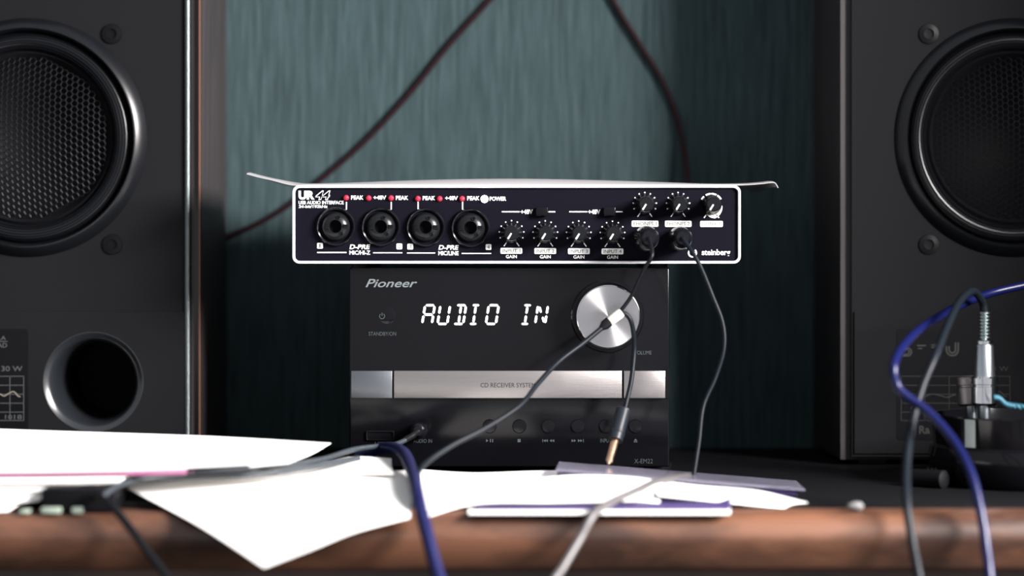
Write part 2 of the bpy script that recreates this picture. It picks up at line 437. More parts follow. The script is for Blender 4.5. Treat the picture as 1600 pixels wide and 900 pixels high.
M['satin_black'] = mat('satin_black_metal', (.024, .025, .029), .33, .8)
M['port_plastic'] = mat('gloss_black_port', (.004, .004, .006), .2, spec=.35)
M['model_print'] = mat('model_print', (.024, .024, .023), .6)
loudspeaker(43, 'black loudspeaker at the left of the photo with a woofer and bass port in view', -1)
loudspeaker(1584, 'dark loudspeaker at the right of the photo, standing behind the jack plugs', 1)

# ------------------------------------------------------------------ CD receiver
R = Face(1.305)
rc = thing('cd_receiver', 'black mini CD receiver with a lit display, round silver volume knob and silver tray front', 'receiver', (R.x(796), 1.37, TZ))
rz0 = TZ+.004; rz1 = R.z(418)
finish(box(nb(), R.x(545), R.x(1047), R.d+.006, 1.462, rz0, rz1-.0004, .001), 'case', 'matte_black', rc, smooth=40)
finish(box(nb(), R.x(546), R.x(1046), R.d, R.d+.007, rz0, rz1, .0009, 3), 'front_panel', 'gloss_black', rc, smooth=40)
for sx in (565, 1030):
    for yy in (1.33, 1.44):
        finish(lathe(nb(), [(0, 0), (.008, 0), (.009, .004), (0, .004)], (R.x(sx), yy, TZ), 24, 'Z'), 'foot', 'rubber', rc)
R.text('Pioneer', 571, 436, 652, 449, 'grey_print', rc, bold=.012, shear=.35, label='pale grey maker lettering')
b = nb(); R.arc(b, 597, 494, 3.4, 4.6, 35, 325, 20); R.line(b, [(597, 488.5), (597, 493.5)], 1.2)
finish(b, 'power_symbol', 'dim_print', rc)
R.text('STANDBY/ON', 576, 518.5, 619, 524.5, 'dim_print', rc)
R.text('VOLUME', 991, 548, 1018, 554, 'dim_print', rc)
# display characters
def seg_char(ch, x0, x1, y0, y1):
    S = {'A': 'abcefg', 'U': 'bcdef', 'D': 'abcdil', 'I': 'adil', 'O': 'abcdef', 'N': 'bcefhk'}[ch]
    sl = 5.0; w = 3.6; b = nb(); ym = (y0+y1)/2; W = x1-x0-sl
    def pt(u, v): return (x0+(u*W)+sl*(1-v), y0+v*(y1-y0))
    def bar(a, c, w=w):
        (ax, ay), (bx, by) = a, c; dx, dy = bx-ax, by-ay; L = math.hypot(dx, dy); ux, uy = dx/L, dy/L; nx, ny = -uy*w/2, ux*w/2
        e = w/2
        o = [(ax, ay), (ax+ux*e+nx, ay+uy*e+ny), (bx-ux*e+nx, by-uy*e+ny), (bx, by), (bx-ux*e-nx, by-uy*e-ny), (ax+ux*e-nx, ay+uy*e-ny)]
        plate(b, [(R.x(u), R.z(v)) for u, v in o], R.d-.0002, R.d+.0001)
    l, r, m_ = .08, .92, .5; T, Mi, B = .045, .5, .955; g = .035
    D = {'a': (pt(l+.04, T), pt(r-.04, T)), 'd': (pt(l+.04, B), pt(r-.04, B)), 'b': (pt(r, T+g), pt(r, Mi-g)), 'c': (pt(r, Mi+g), pt(r, B-g)),
         'f': (pt(l, T+g), pt(l, Mi-g)), 'e': (pt(l, Mi+g), pt(l, B-g)), 'g': (pt(l+.05, Mi), pt(r-.05, Mi)),
         'i': (pt(m_, T+g+.03), pt(m_, Mi-g)), 'l': (pt(m_, Mi+g), pt(m_, B-g-.03)),
         'h': (pt(l+.12, T+.06), pt(m_-.06, Mi-.08)), 'k': (pt(m_+.1, Mi+.1), pt(r-.1, B-.06))}
    for s in S: bar(*D[s])
    finish(b, 'display_character', 'segment', rc, label='lit white segmented display letter')
for ch, a, c in (('A', 658, 681), ('U', 682, 705), ('D', 707, 730), ('I', 732, 751), ('O', 757.5, 781), ('I', 812.5, 832), ('N', 834.5, 858)):
    seg_char(ch, a, c, 475.5, 507.5)
# volume knob
kc = Vector((R.x(949), R.d, R.z(494))); k = R.k
finish(lathe(nb(), [(57*k, .0005), (57*k, -.0012), (55*k, -.002), (52.5*k, -.002), (52*k, .0003)], kc, 96), 'knob_ring', 'gloss_black', rc, smooth=30)
vk = finish(lathe(nb(), [(50.5*k, .001), (50.5*k, -.0105), (49*k, -.0122), (47.8*k, -.0125), (47.4*k, -.0123)], kc, 96), 'volume_knob', 'chrome', rc, smooth=30, label='round silver volume knob with a spun face')
finish(lathe(nb(), [(47.6*k, -.0123), (30*k, -.0121), (8*k, -.0119), (.00001, -.0119)], Vector((0, 0, 0)), 96), 'spun_face', 'spun', None, origin=(0, 0, 0), smooth=30)
sf = C.objects['spun_face']; sf.parent = vk; sf.location = kc-wloc(vk)
# silver tray band
def bband(x0, x1, m, name, label=None, bev=.0004, y=.0022):
    return finish(box(nb(), R.x(x0), R.x(x1), R.d-y, R.d+.001, R.z(622), R.z(579), bev, 2), name, m, rc, smooth=40, label=label)
bband(549, 613.2, 'brushed_shaded', 'button', 'square silver brushed metal button, shade put in its colour', y=.0026)
tray = bband(615.8, 971.5, 'brushed', 'disc_tray', 'long silver brushed disc tray front')
bband(974.5, 1039, 'brushed', 'button', 'square silver brushed metal button', y=.0026)
finish(box(nb(), R.x(1040), R.x(1046.5), R.d-.001, R.d+.001, R.z(622), R.z(579)), 'end_cap', 'black', rc)
R2 = Face(R.d-.0022); R2.k = R.k
R2.text('CD RECEIVER SYSTEM', 751, 598, 836.5, 605, 'dark_print', tray, label='dark tray lettering')
# lower controls
finish(frame(nb(), rrect(R.x(572), R.z(688), R.x(616), R.z(673), .0008), rrect(R.x(574), R.z(686.5), R.x(614), R.z(675), .0006), R.d-.0012, R.d+.0005, .0002), 'port_cover_rim', 'black', rc)
finish(plate(nb(), rrect(R.x(574.3), R.z(686.2), R.x(613.7), R.z(675.3), .0006), R.d-.0003, R.d+.0005), 'port_cover', 'gloss_black', rc)
R.text('USB', 586, 690, 602, 695, 'dim_print', rc)
R.text('AUDIO IN', 646, 686, 675, 692, 'dim_print', rc)
b0 = None
for px in (765, 811.5, 857, 903, 947, 993):
    c = Vector((R.x(px), R.d, R.z(666)))
    if b0 is None:
        b0 = finish(lathe(nb(), [(.0040, .0004), (.0040, -.0003), (.0036, -.0007), (.0020, -.0008), (0, -.0008)], c, 28), 'control_button', 'gloss_black', rc, origin=c, smooth=35)
    else: inst(b0, rc, c)
pb = finish(lathe(nb(), [(.0050, .0004), (.0050, -.0010), (.0046, -.0012), (0, -.0012)], Vector((R.x(605), R.d, R.z(493))), 28), 'power_button', 'gloss_black', rc, smooth=35)
pb.location.y += .0011
def tri(b, x, y, s, left=False):
    o = [(x, y-s), (x, y+s), (x+(-s*1.5 if left else s*1.5), y)]
    plate(b, [(R.x(u), R.z(v)) for u, v in o], R.d-.00015, R.d+.0001)
def icon(fn): b = nb(); fn(b); finish(b, 'control_symbol', 'icon_print', rc)
M['icon_print'] = mat('icon_print', (.045, .06, .065), .5)
icon(lambda b: (tri(b, 759.5, 688.5, 2.4), R.bar(b, 765.5, 686, 767, 691), R.bar(b, 769, 686, 770.5, 691)))
icon(lambda b: R.bar(b, 808.7, 686, 813.5, 691))
icon(lambda b: (R.bar(b, 847.5, 686, 848.5, 691), tri(b, 852.5, 688.5, 2.3, True), tri(b, 856, 688.5, 2.3, True), tri(b, 862.3, 688.5, 2.3, True), tri(b, 866, 688.5, 2.3, True)))
icon(lambda b: (tri(b, 893, 688.5, 2.3), tri(b, 896.6, 688.5, 2.3), tri(b, 903, 688.5, 2.3), tri(b, 906.6, 688.5, 2.3), R.bar(b, 911, 686, 912, 691)))
icon(lambda b: (plate(b, [(R.x(u), R.z(v)) for u, v in ((990, 688.6), (996, 688.6), (993, 685.4))], R.d-.00015, R.d), R.bar(b, 990, 689.8, 996, 691)))
R.text('INPUT', 938, 685.5, 955, 691.5, 'dim_print', rc)
R.text('X-EM22', 991, 717, 1020, 724, 'dim_print', rc)

# ------------------------------------------------------------------ audio interface
I = Face(1.300); k = I.k
ai = thing('audio_interface', 'flat black audio interface with a pale bezel, jacks and knobs, lying on the CD receiver', 'audio interface', (I.x(807), 1.37, rz1))
iz0, iz1 = I.z(412), I.z(289.5)
finish(box(nb(), I.x(461), I.x(1153), I.d+.004, 1.448, iz0+.001, iz1-.001, .002, 3), 'case', 'matte_black', ai, smooth=40)
outer = rrect(I.x(457), iz0, I.x(1157), iz1, 11*k); inner = rrect(I.x(461.2), iz0+4.2*k, I.x(1152.8), iz1-4.2*k, 7.5*k)
finish(frame(nb(), outer, inner, I.d-.0018, I.d+.006, .0004), 'front_bezel', 'bezel', ai, smooth=50, label='pale aluminium rounded bezel')
finish(plate(nb(), rrect(I.x(460.5), iz0+3.8*k, I.x(1153.5), iz1-3.8*k, 8*k), I.d, I.d+.005), 'front_panel', 'panel', ai)
for sx in (480, 1130):
    for yy in (1.325, 1.43):
        px_x = max(min(I.x(sx), R.x(1030)), R.x(562))
        finish(lathe(nb(), [(0, 0), (.006, 0), (.006, .0030), (0, .0030)], (px_x, yy, rz1), 20, 'Z'), 'foot', 'rubber', ai)
W = 'white_print'
I.text('UR', 466.5, 298, 491.5, 312, W, ai, bold=.055, label='heavy white model letters')
I.text('44', 492.7, 297.7, 516.3, 312.3, W, ai, bold=.05, shear=.25, label='outlined slanting model numerals')
I.text('44', 494.7, 299.2, 514.8, 311, 'panel', ai, bold=.005, shear=.25, t=.00025, label='dark inside of the outlined numerals')
I.text('USB AUDIO INTERFACE', 466.5, 313.8, 537, 319.2, W, ai, bold=.02)
I.text('24-bit/192kHz', 466.5, 320.4, 512, 325, W, ai, bold=.025, shear=.1)
led0 = None
for px, py in ((541, 309), (576, 309.5), (611, 309.5), (653, 310.3), (687, 310.5), (722, 310.5)):
    c = Vector((I.x(px), I.d, I.z(py)))
    if led0 is None:
        led0 = finish(lathe(nb(), [(4.5*k, .0003), (4.4*k, -.0005), (3.4*k, -.0014), (1.8*k, -.0019), (0, -.002)], c, 24), 'indicator_light', 'led_red', ai, origin=c, smooth=60, label='small red indicator light')
    else: inst(led0, ai, c)
finish(lathe(nb(), [(6*k, .0003), (5.8*k, -.0006), (4*k, -.0016), (0, -.002)], Vector((I.x(757), I.d, I.z(311))), 24), 'power_light', 'led_white', ai, smooth=60, label='glowing white power light')
for t_, a, c, dy in (('PEAK', 548.5, 568, 0), ('+48V', 583.5, 603.5, 0), ('PEAK', 618.5, 638, .4), ('PEAK', 660.5, 680, .8), ('+48V', 695.5, 715.5, .8), ('PEAK', 730, 749.5, 1)):
    I.text(t_, a, 305.5+dy, c, 312+dy, W, ai, bold=.03)
I.text('POWER', 765, 307.2, 791, 313.8, W, ai, bold=.03)
for px in (541.3, 611.3, 653.3, 722.8): finish(I.bar(nb(), px-.9, 315.5, px+.9, 327.5), 'mark', W, ai)
# combo jacks
cj = None
for px, py in ((524.5, 354), (595, 354.5), (665, 355.2), (735, 356)):
    c = Vector((I.x(px), I.d, I.z(py)))
    b = lathe(nb(), [(31*k, .0004), (30.3*k, -.0016), (28.6*k, -.0024), (26.5*k, -.0019), (25*k, .0008), (24.5*k, .003)], c, 64)
    col = finish(b, 'combo_jack', 'port_plastic', ai, origin=c, smooth=35)
    b = lathe(nb(), [(25*k, .002), (23.5*k, -.0002), (20*k, -.0028), (15*k, -.0042), (10.5*k, -.0046), (9.5*k, -.004), (9*k, .008), (0, .008)], c, 56)
    finish(b, 'socket_insert', 'insert', col, smooth=40) if 'insert' in M else None
    if 'insert' not in M:
        M['insert'] = mat('dark_grey_insert', (.005, .006, .007), .3, spec=.35); finish(b, 'socket_insert', 'insert', col, smooth=40)
    for ang in (-100, 20, 140):
        a = math.radians(ang); h = c+Vector((math.sin(a)*15*k, 0, math.cos(a)*15*k))
        finish(lathe(nb(), [(3.2*k, -.0046), (3.0*k, -.0050), (1.9*k, -.0050), (1.8*k, -.0042), (0, -.0042)], h, 20), 'pin_hole', 'gloss_black', col, smooth=35)
    for a_ in ((-16, -3, -10, 3), (12, -4, 20, 4)):
        finish(box(nb(), c.x+a_[0]*k, c.x+a_[2]*k, c.y-.0049, c.y-.003, c.z-3.2*k, c.z+3.2*k, .0003), 'latch', 'gloss_black', col)
def numplate(n, px, py, w=9):
    p = finish(plate(nb(), rrect(I.x(px-w/2), I.z(py+w/2), I.x(px+w/2), I.z(py-w/2), 1.6*k), I.d-.00015, I.d+.0002), 'number_plate', W, ai)
    J = Face(I.d-.00015); J.k = I.k
    J.text(n, px-(.8 if n == '1' else 1.9), py-3, px+(.8 if n == '1' else 1.9), py+3, 'dark_print', p, t=.0001)
numplate('1', 500, 384); numplate('2', 624, 385); numplate('3', 641, 385.3); numplate('4', 763.3, 386)
for a, c, y in ((495.5, 541.5, 394.5), (583, 628.5, 395), (636, 680, 395.3), (721.5, 767.5, 396)):
    finish(I.bar(nb(), a, y-.8, c, y+.8), 'rule', W, ai)
I.text('D-PRE', 546, 382, 578.5, 389.3, W, ai, bold=.03, shear=.2); I.text('MIC/HI-Z', 546, 391.5, 578.5, 398, W, ai, bold=.02)
I.text('D-PRE', 685, 383, 717, 390.2, W, ai, bold=.03, shear=.2); I.text('MIC/LINE', 685, 392.3, 716.5, 399, W, ai, bold=.02)
for x0 in (784, 889.5):
    I.text('+48V', x0+29.5, 327.3, x0+48.5, 334.7, W, ai, bold=.03)
    finish(I.bar(nb(), x0, 330, x0+28, 331.8), 'rule', W, ai); finish(I.bar(nb(), x0+73, 330, x0+83.5, 331.8), 'rule', W, ai)
    finish(box(nb(), I.x(x0+53.5), I.x(x0+71.5), I.d-.0038, I.d+.001, I.z(337.5), I.z(324), .0004, 2), 'phantom_button', 'gloss_black', ai, smooth=35)
# knobs
def knob(px, py, name, label=None, r=16.0, depth=.0145, ang=212, cap=11.0):
    c = Vector((I.x(px), I.d, I.z(py)))
    b = lathe(nb(), [(r*k, .0002), (r*k, -.0018), (r*.94*k, -.0028), (r*.80*k, -.0045), ((cap+.9)*k, -depth+.0015), (cap*k, -depth+.0004), ((cap-1.2)*k, -depth), (0, -depth)], c, 48)
    kn = finish(b, name, 'knob', ai, origin=c, smooth=35, label=label)
    a = math.radians(ang)
    u = Vector((math.sin(a), 0, math.cos(a))); v = Vector((u.z, 0, -u.x))
    b = nb(); q = [c+Vector((0, -depth-.0002, 0))+u*s*k+v*w*k for s, w in ((.5, -1.1), (cap-.6, -1.3), (cap-.6, 1.3), (.5, 1.1))]
    qb = [p+Vector((0, .0004, 0)) for p in q]
    f = [b.verts.new(p) for p in q]; g = [b.verts.new(p) for p in qb]
    b.faces.new(f); b.faces.new(g[::-1])
    for i in range(4): b.faces.new((f[i], g[i], g[(i+1) % 4], f[(i+1) % 4]))
    finish(b, 'pointer', W, kn, label='white pointer line')
    return kn
M['knob'] = mat('black_knob', (.004, .0045, .006), .27, spec=.35)
def dial(px, py, r):
    for i in range(-4, 5):
        a = math.radians(28.3*i); x = px+r*math.sin(a); y = py-r*math.cos(a)
        finish(lathe(nb(), [(1.15*k, .0002), (1.15*k, -.00015), (0, -.00015)], Vector((I.x(x), I.d, I.z(y))), 10), 'scale_dot', W, ai)
    for s in (-1, 1):
        finish(I.line(nb(), [(px+s*r*.42, py+r*.80), (px+s*r*.62, py+r*1.08)], 1.5), 'mark', W, ai)
for i, px in enumerate((799.3, 852, 904.3, 957)):
    dial(px, 364+.3*i, 19.2); knob(px, 364.5+.3*i, 'gain_knob')
for px in (1007.5, 1059.5): dial(px, 319, 18.2); knob(px, 319.5, 'phones_knob')
b = nb()
for a0, a1 in ((-62, -42), (-30, -4), (0, 26), (32, 60)): I.arc(b, 1111.5, 320, 16.2, 18.6, a0, a1, 6)
I.arc(b, 1111.5, 320, (16.2, 16.2), (17.2, 22), 95, 165, 14); I.arc(b, 1111.5, 320, (16.2, 16.2), (22, 17), 165, 205, 8)
finish(b, 'output_scale', W, ai, label='white tapering arc round the output knob')
finish(I.line(nb(), [(1119, 335), (1123.5, 340.5)], 1.8), 'mark', W, ai); finish(I.line(nb(), [(1103.5, 335.5), (1100, 340.5)], 1.8), 'mark', W, ai)
knob(1111.5, 320, 'output_knob', r=15.6)
def tagplate(t_, x0, x1, y0, y1):
    p = finish(plate(nb(), rrect(I.x(x0), I.z(y1), I.x(x1), I.z(y0), 1.8*k), I.d-.00015, I.d+.0002), 'name_plate', W, ai)
    J = Face(I.d-.00015); J.k = I.k
    J.text(t_, x0+3, y0+2, x1-3, y1-2, 'dark_print', p, t=.0001)
for i, px in enumerate((799, 852, 904.5, 957)):
    tagplate('INPUT %d' % (i+1), px-17, px+17, 387.3+.3*i, 396.5+.3*i)
    I.text('GAIN', px-8.5, 398.3+.3*i, px+8.5, 403.5+.3*i, W, ai, bold=.01)
tagplate('PHONES 1', 987, 1028.7, 344.7, 354.3); tagplate('PHONES 2', 1039, 1080.5, 344.9, 354.5); tagplate('OUTPUT', 1094, 1129.5, 345.2, 354.6)
b = nb(); I.arc(b, 1082, 395.2, 5.0, 7.2, 40, 350, 30); plate(b, [(I.x(u), I.z(v)) for u, v in ((1082.5, 391.8), (1082.5, 398.6), (1087.5, 395.2))], I.d-.00015, I.d)
finish(b, 'emblem', W, ai, label='white open ring emblem around a triangle')
I.text('steinberg', 1096.5, 389.5, 1141, 401.5, W, ai, bold=.02, label='white maker lettering')
for px in (1008, 1061):
    finish(lathe(nb(), [(13*k, .0003), (13*k, -.0012), (10.5*k, -.0016), (9*k, -.0014), (8.6*k, .004), (0, .004)], Vector((I.x(px+(0 if px < 1050 else -1)), I.d, I.z(373))), 36), 'headphone_socket', 'black', ai, smooth=35)

# ------------------------------------------------------------------ white sheet lying on the interface
line = [(393, 270), (412, 275), (432, 279.5), (462, 285), (490, 287), (560, 285), (640, 282), (720, 280), (800, 279.3), (880, 280.3), (960, 282.3), (1040, 285), (1100, 287.2), (1150, 287), (1178, 285.5), (1201, 283.3), (1207, 288), (1209, 292)]
zb = iz1+.0005
rows = []
for vi, (dd, w) in enumerate(((1.3015, 0), (1.305, .35), (1.312, .72), (1.325, 1), (1.35, .9), (1.39, .7), (1.44, .5))):
    row = []
    for px, py in line:
        d0 = 1.325; z = CZ-(py-HZ)/F*d0; x = (px-800)/F*d0
        inside = 455 < px < 1160
        zf = zb if inside else z-.0012
        row.append(Vector((x, dd, zf+max(z-zf, 0)*w if inside else zf+(z-zf)*w)))
    rows.append(row)
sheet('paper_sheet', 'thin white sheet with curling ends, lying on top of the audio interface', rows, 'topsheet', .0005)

# ------------------------------------------------------------------ cables on the wall
cable('cable', 'brown cable running down left across the teal wall', [(850, -560, 1.4865), (850, -330, 1.4865), (835, -150, 1.4865), (800, -45, 1.4865), (765, 0, 1.4865), (700, 72, 1.4865), (640, 146, 1.4865), (570, 221, 1.4865), (497, 284, 1.4865), (452, 320, 1.4865), (405, 348, 1.4865), (345, 374, 1.483), (330, 385, 1.486)], .0034, 'brown_cable', group=None)
cable('cable', 'brown cable curving down right across the teal wall to behind the interface', [(915, -560, 1.4865), (918, -330, 1.4865), (925, -150, 1.4865), (942, -45, 1.4865), (958, 0, 1.4865), (999, 68, 1.4865), (1034, 125, 1.4865), (1056, 180, 1.4865), (1069, 235, 1.482), (1075, 290, 1.474), (1076, 330, 1.458), (1076, 345, 1.449)], .0034, 'brown_cable')

# ------------------------------------------------------------------ headphone plugs and their cables
def phones_plug(px, py, label, r, L=.040):
    c = Vector((I.x(px), I.d, I.z(py)))
    t = thing('headphone_plug', label, 'plug', c)
    finish(rod(nb(), c+Vector((0, .004, 0)), c+Vector((0, -.0035, 0)), ((0, .0030), (1, .0030))), 'contact', 'chrome', t, smooth=30)
    finish(rod(nb(), c+Vector((0, -.002, 0)), c+Vector((0, -L, 0)), ((0, r*.86), (.05, r), (.35, r*1.02), (.5, r*.96), (.85, r*.86), (.95, r*.75), (1, r*.5)), 36), 'barrel', 'port_plastic', t, smooth=40)
    return c+Vector((0, -L, 0))
e1 = phones_plug(1008, 373, 'black plug in the first headphone socket of the audio interface', .0070, .036)
e2 = phones_plug(1060, 373, 'black plug in the second headphone socket of the audio interface', .0066, .034)
cable('cable', 'thin black cable from the first headphone plug down to the pale splitter', [e1, e1+Vector((0, -.004, -.001)), (1019, 398, 1.252), (1008, 418, 1.253), (997, 440, 1.256), (985, 465, 1.258), (968, 488, 1.258)], .0022, 'gloss_cable')
sp = thing('cable_splitter', 'small pale cable splitter in front of the silver volume knob', 'splitter', P(955, 500, 1.257))
finish(rod(nb(), P(972, 488, 1.257), P(950, 504, 1.257), ((0, .0022), (.12, .0027), (.88, .0027), (1, .0024)), 16), 'slider', 'clip', sp, smooth=40)
finish(rod(nb(), P(952, 502, 1.257), P(938, 514, 1.256), ((0, .0028), (.5, .0028), (.9, .0016), (1, .0012)), 16), 'collar', 'rubber', sp, smooth=40, label='black collar')
cable('cable', 'slate cable running from the splitter down left into the papers', [(941, 512, 1.256), (910, 537, 1.25), (872, 566, 1.24), (840, 600, 1.225), (812, 634, 1.21), (760, 668, 1.195), (706, 696, 1.18), (665, 724, 1.165), (650, 745, 1.15)], .0027, 'slate_cable')
cable('cable', 'thin dark cable curling from the splitter down to the gold tipped jack', [(968, 489, 1.257), (978, 491, 1.2575), (986, 502, 1.258), (990, 522, 1.26), (991, 548, 1.262), (987, 590, 1.258), (982, 615, 1.254), (976, 640, 1.250)], .0026, 'slate_cable')
cable('cable', 'dark blue cable hanging in a bow from the second headphone plug', [e2, e2+Vector((0, -.005, -.0012)), (1083, 396, 1.255), (1096, 420, 1.253), (1113, 462, 1.250), (1129, 505, 1.248), (1131, 545, 1.246), (1118, 590, 1.244), (1099, 635, 1.240), (1092, 690, 1.232), (1084, 742, 1.225)], .0024, 'slate_cable')
# 3.5 mm jack with golden tip
jp = thing('jack_plug', 'black jack plug with a gold tip standing on the clear case', 'plug', P(951, 726, 1.228))
A = P(974, 640, 1.250); B = P(961, 688, 1.240)
finish(rod(nb(), A, B, ((0, .0036), (.03, .0041), (.72, .0041), (.74, .0044), (.78, .0044), (.8, .0041), (1, .0040)), 6), 'barrel', 'barrel', jp, smooth=20) if False else None
M['barrel'] = mat('slate_barrel', (.008, .011, .015), .4, spec=.3)
finish(rod(nb(), A, B, ((0, .0036), (.03, .0041), (.72, .0041), (.74, .0044), (.78, .0044), (.8, .0041), (1, .0040)), 24), 'barrel', 'barrel', jp, smooth=30)
Bt = P(950.5, 725, 1.229)
finish(rod(nb(), B, Bt, ((0, .0021), (.3, .0021), (.31, .0018), (.36, .0018), (.37, .0021), (.62, .0020), (.63, .0017), (.68, .0017), (.7, .0020), (.86, .0020), (.92, .0013), (1, .0006)), 24), 'tip', 'gold', jp, smooth=30, label='gold jack tip')
# plug in the audio in socket
ap = thing('audio_plug', 'small black plug in the audio in socket low on the receiver', 'plug', Vector((R.x(655), R.d, R.z(673))))
c = Vector((R.x(655), R.d, R.z(673)))
finish(rod(nb(), c, c+Vector((0, -.018, .0012)), ((0, .0042), (.1, .0048), (.7, .0046), (.9, .0040), (1, .0025)), 28), 'barrel', 'port_plastic', ap, smooth=40)
finish(rod(nb(), c+Vector((0, .003, 0)), c, ((0, .0017), (1, .0017))), 'contact', 'chrome', ap)
finish(tube(nb(), spline([c+Vector((0, -.016, .001)), c+Vector((-.0015, -.021, 0)), P(643, 682, 1.278), P(632, 688, 1.272)], 8), .0018), 'strain_relief', 'gloss_cable', ap, smooth=50)
cable('cable', 'grey cable from the audio in plug running left over the papers to the black sleeve', [(633, 688, 1.272), (615, 695, 1.262), (585, 698, 1.248), (550, 703, 1.23), (505, 717, 1.21), (455, 726, 1.175), (390, 731.5, 1.14)], .0029, 'grey_cable')
pk = thing('pink_cable', 'thin pink cable with a black sleeve lying along the paper stack', 'cable', P(200, 738, 1.115))
finish(tube(nb(), spline([P(-90, 743, 1.112), P(60, 742, 1.112), P(180, 740, 1.114), P(300, 736.5, 1.124)], 8), .0014), 'pink_wire', 'pink_cable', pk, smooth=60)
finish(rod(nb(), P(291, 736.5, 1.123), P(392, 731.5, 1.14), ((0, .0013), (.02, .0017), (.98, .0017), (1, .0013)), 16), 'sleeve', 'slate_cable', pk, smooth=40, label='black sleeve')
cable('cable', 'grey cable below the pink one, from the paper edge to the dark hub', [(560, 716, 1.22), (500, 727, 1.19), (430, 738, 1.155), (340, 744, 1.14), (250, 747, 1.13), (205, 752, 1.12), (178, 762, 1.108), (160, 776, 1.10)], .0030, 'grey_cable')

# ------------------------------------------------------------------ papers on the table
def G(rows): return [[P(*p) for p in r] for r in rows]
sheet('paper_sheet', 'large white sheet on top of the left paper stack, with a pointed right corner',
      G([[(-160, 664, 1.275), (100, 673, 1.265), (330, 681, 1.245), (517, 692, 1.215)],
         [(-160, 690, 1.20), (100, 695, 1.20), (330, 699, 1.19), (508, 697, 1.195)],
         [(-160, 718, 1.16), (100, 718, 1.16), (330, 716, 1.16), (488, 708, 1.175)],
         [(-160, 741, 1.122), (100, 740, 1.124), (300, 735, 1.13), (450, 723, 1.145)]]))
prev = (741, 1.126)
for py, tipx, d, bx, lab in (
        (756, 184, 1.117, 400, 'white sheet in the left stack just under the pink cable'),
        (767, 108, 1.112, 330, 'white sheet in the left stack, second below the pink cable'),
        (786, 60, 1.107, 250, 'white sheet low in the left stack beside the dark hub'),
        (802, 12, 1.102, 200, 'lowest white sheet of the left stack, at the table edge')):
    zf = CZ-(py-HZ)/F*d; zk = CZ-(prev[0]+1-HZ)/F*(prev[1]+.004)
    def q(x_px, dd, z): return Vector(((x_px-800)/F*dd, dd, z))
    sheet('paper_sheet', lab, [[q(-190, 1.24, zk+.0002), q(-20, 1.24, zk+.0002), q(bx-120, 1.24, zk+.0001), q(bx, 1.24, zk)],
                               [q(-190, prev[1]+.004, zk), q(-40, prev[1]+.004, zk), q(tipx-60, prev[1]+.004, zk), q(tipx+14, prev[1]+.004, zk-.0004)],
                               [q(-190, d, zf), q(-80, d, zf+.0002), q(tipx-70, d+.001, zf), q(tipx, d+.006, zf+.0004)]], th=.0006, lin=True)
    prev = (py, d)
sheet('paper_sheet', 'big white sheet drooping over the table edge to a point',
      G([[(188, 757, 1.150), (330, 748, 1.17), (480, 741, 1.185), (635, 735, 1.20)],
         [(236, 781, 1.122), (345, 770, 1.135), (490, 762, 1.145), (640, 755, 1.155)],
         [(318, 825, 1.085), (410, 812, 1.09), (510, 795, 1.098), (643, 778, 1.115)],
         [(412, 886, 1.045), (490, 856, 1.055), (555, 830, 1.068), (640, 808, 1.088)]]))
sheet('paper_sheet', 'small white sheet with a wavy back edge left of the navy cable',
      G([[(430, 727, 1.235), (500, 722, 1.235), (552, 713, 1.235), (612, 716, 1.23)],
         [(430, 737, 1.205), (500, 733, 1.205), (552, 726, 1.205), (612, 729, 1.20)],
         [(440, 748, 1.175), (500, 744, 1.175), (560, 741, 1.175), (616, 741, 1.17)]]))
sheet('paper_sheet', 'wide white sheet on the table in front of the receiver controls',
      G([[(655, 733, 1.25), (740, 738, 1.25), (860, 735, 1.25), (1000, 738, 1.25)],
         [(658, 755, 1.19), (760, 752, 1.19), (880, 752, 1.19), (1010, 755, 1.18)],
         [(662, 776, 1.145), (760, 768, 1.145), (880, 768, 1.145), (1000, 768, 1.14)],
         [(664, 808, 1.103), (742, 787, 1.12), (860, 785, 1.12), (1000, 782, 1.12)]]))
sheet('paper_sheet', 'creased white sheet near the pale cable, edge curling up',
      G([[(820, 749, 1.17), (900, 742, 1.18), (985, 745, 1.18), (1035, 752, 1.18)],
         [(810, 762, 1.15), (900, 760, 1.15), (985, 760, 1.15), (1035, 762, 1.15)],
         [(800, 780, 1.13), (900, 780, 1.13), (985, 782, 1.125), (1030, 786, 1.122)]]))
sheet('paper_sheet', 'white sheet with a long pointed right end under the clear case',
      G([[(1012, 748, 1.19), (1090, 757, 1.19), (1175, 764, 1.19), (1262, 785, 1.15)],
         [(1020, 762, 1.15), (1100, 768, 1.15), (1180, 776, 1.15), (1240, 787, 1.145)],
         [(1030, 774, 1.125), (1100, 781, 1.125), (1170, 788, 1.125), (1225, 793, 1.13)]]))
sheet('paper_sheet', 'white sheet flat at the front edge of the table under the purple folder',
      [[Vector(((px-800)/F*d, d, TZ+.0008)) for px in (732, 870, 1010, 1141)] for d in (1.165, 1.13, 1.0995)], th=.0006)
pf = nb()
o = plate(pf, [], 0, 0) if False else None
vs = [P(742, 794, 1.112), P(1138, 789, 1.112), P(1150, 770, 1.155), P(740, 775, 1.155)]
f_ = [pf.verts.new(v) for v in vs]; g_ = [pf.verts.new(v-Vector((0, 0, .0042))) for v in vs]
pf.faces.new(f_); pf.faces.new(g_[::-1])
for i in range(4): pf.faces.new((f_[i], g_[i], g_[(i+1) % 4], f_[(i+1) % 4]))
setp(finish(pf, 'folder', 'purple_plastic'), 'thin purple folder lying under the white sheets at the table edge', 'folder')
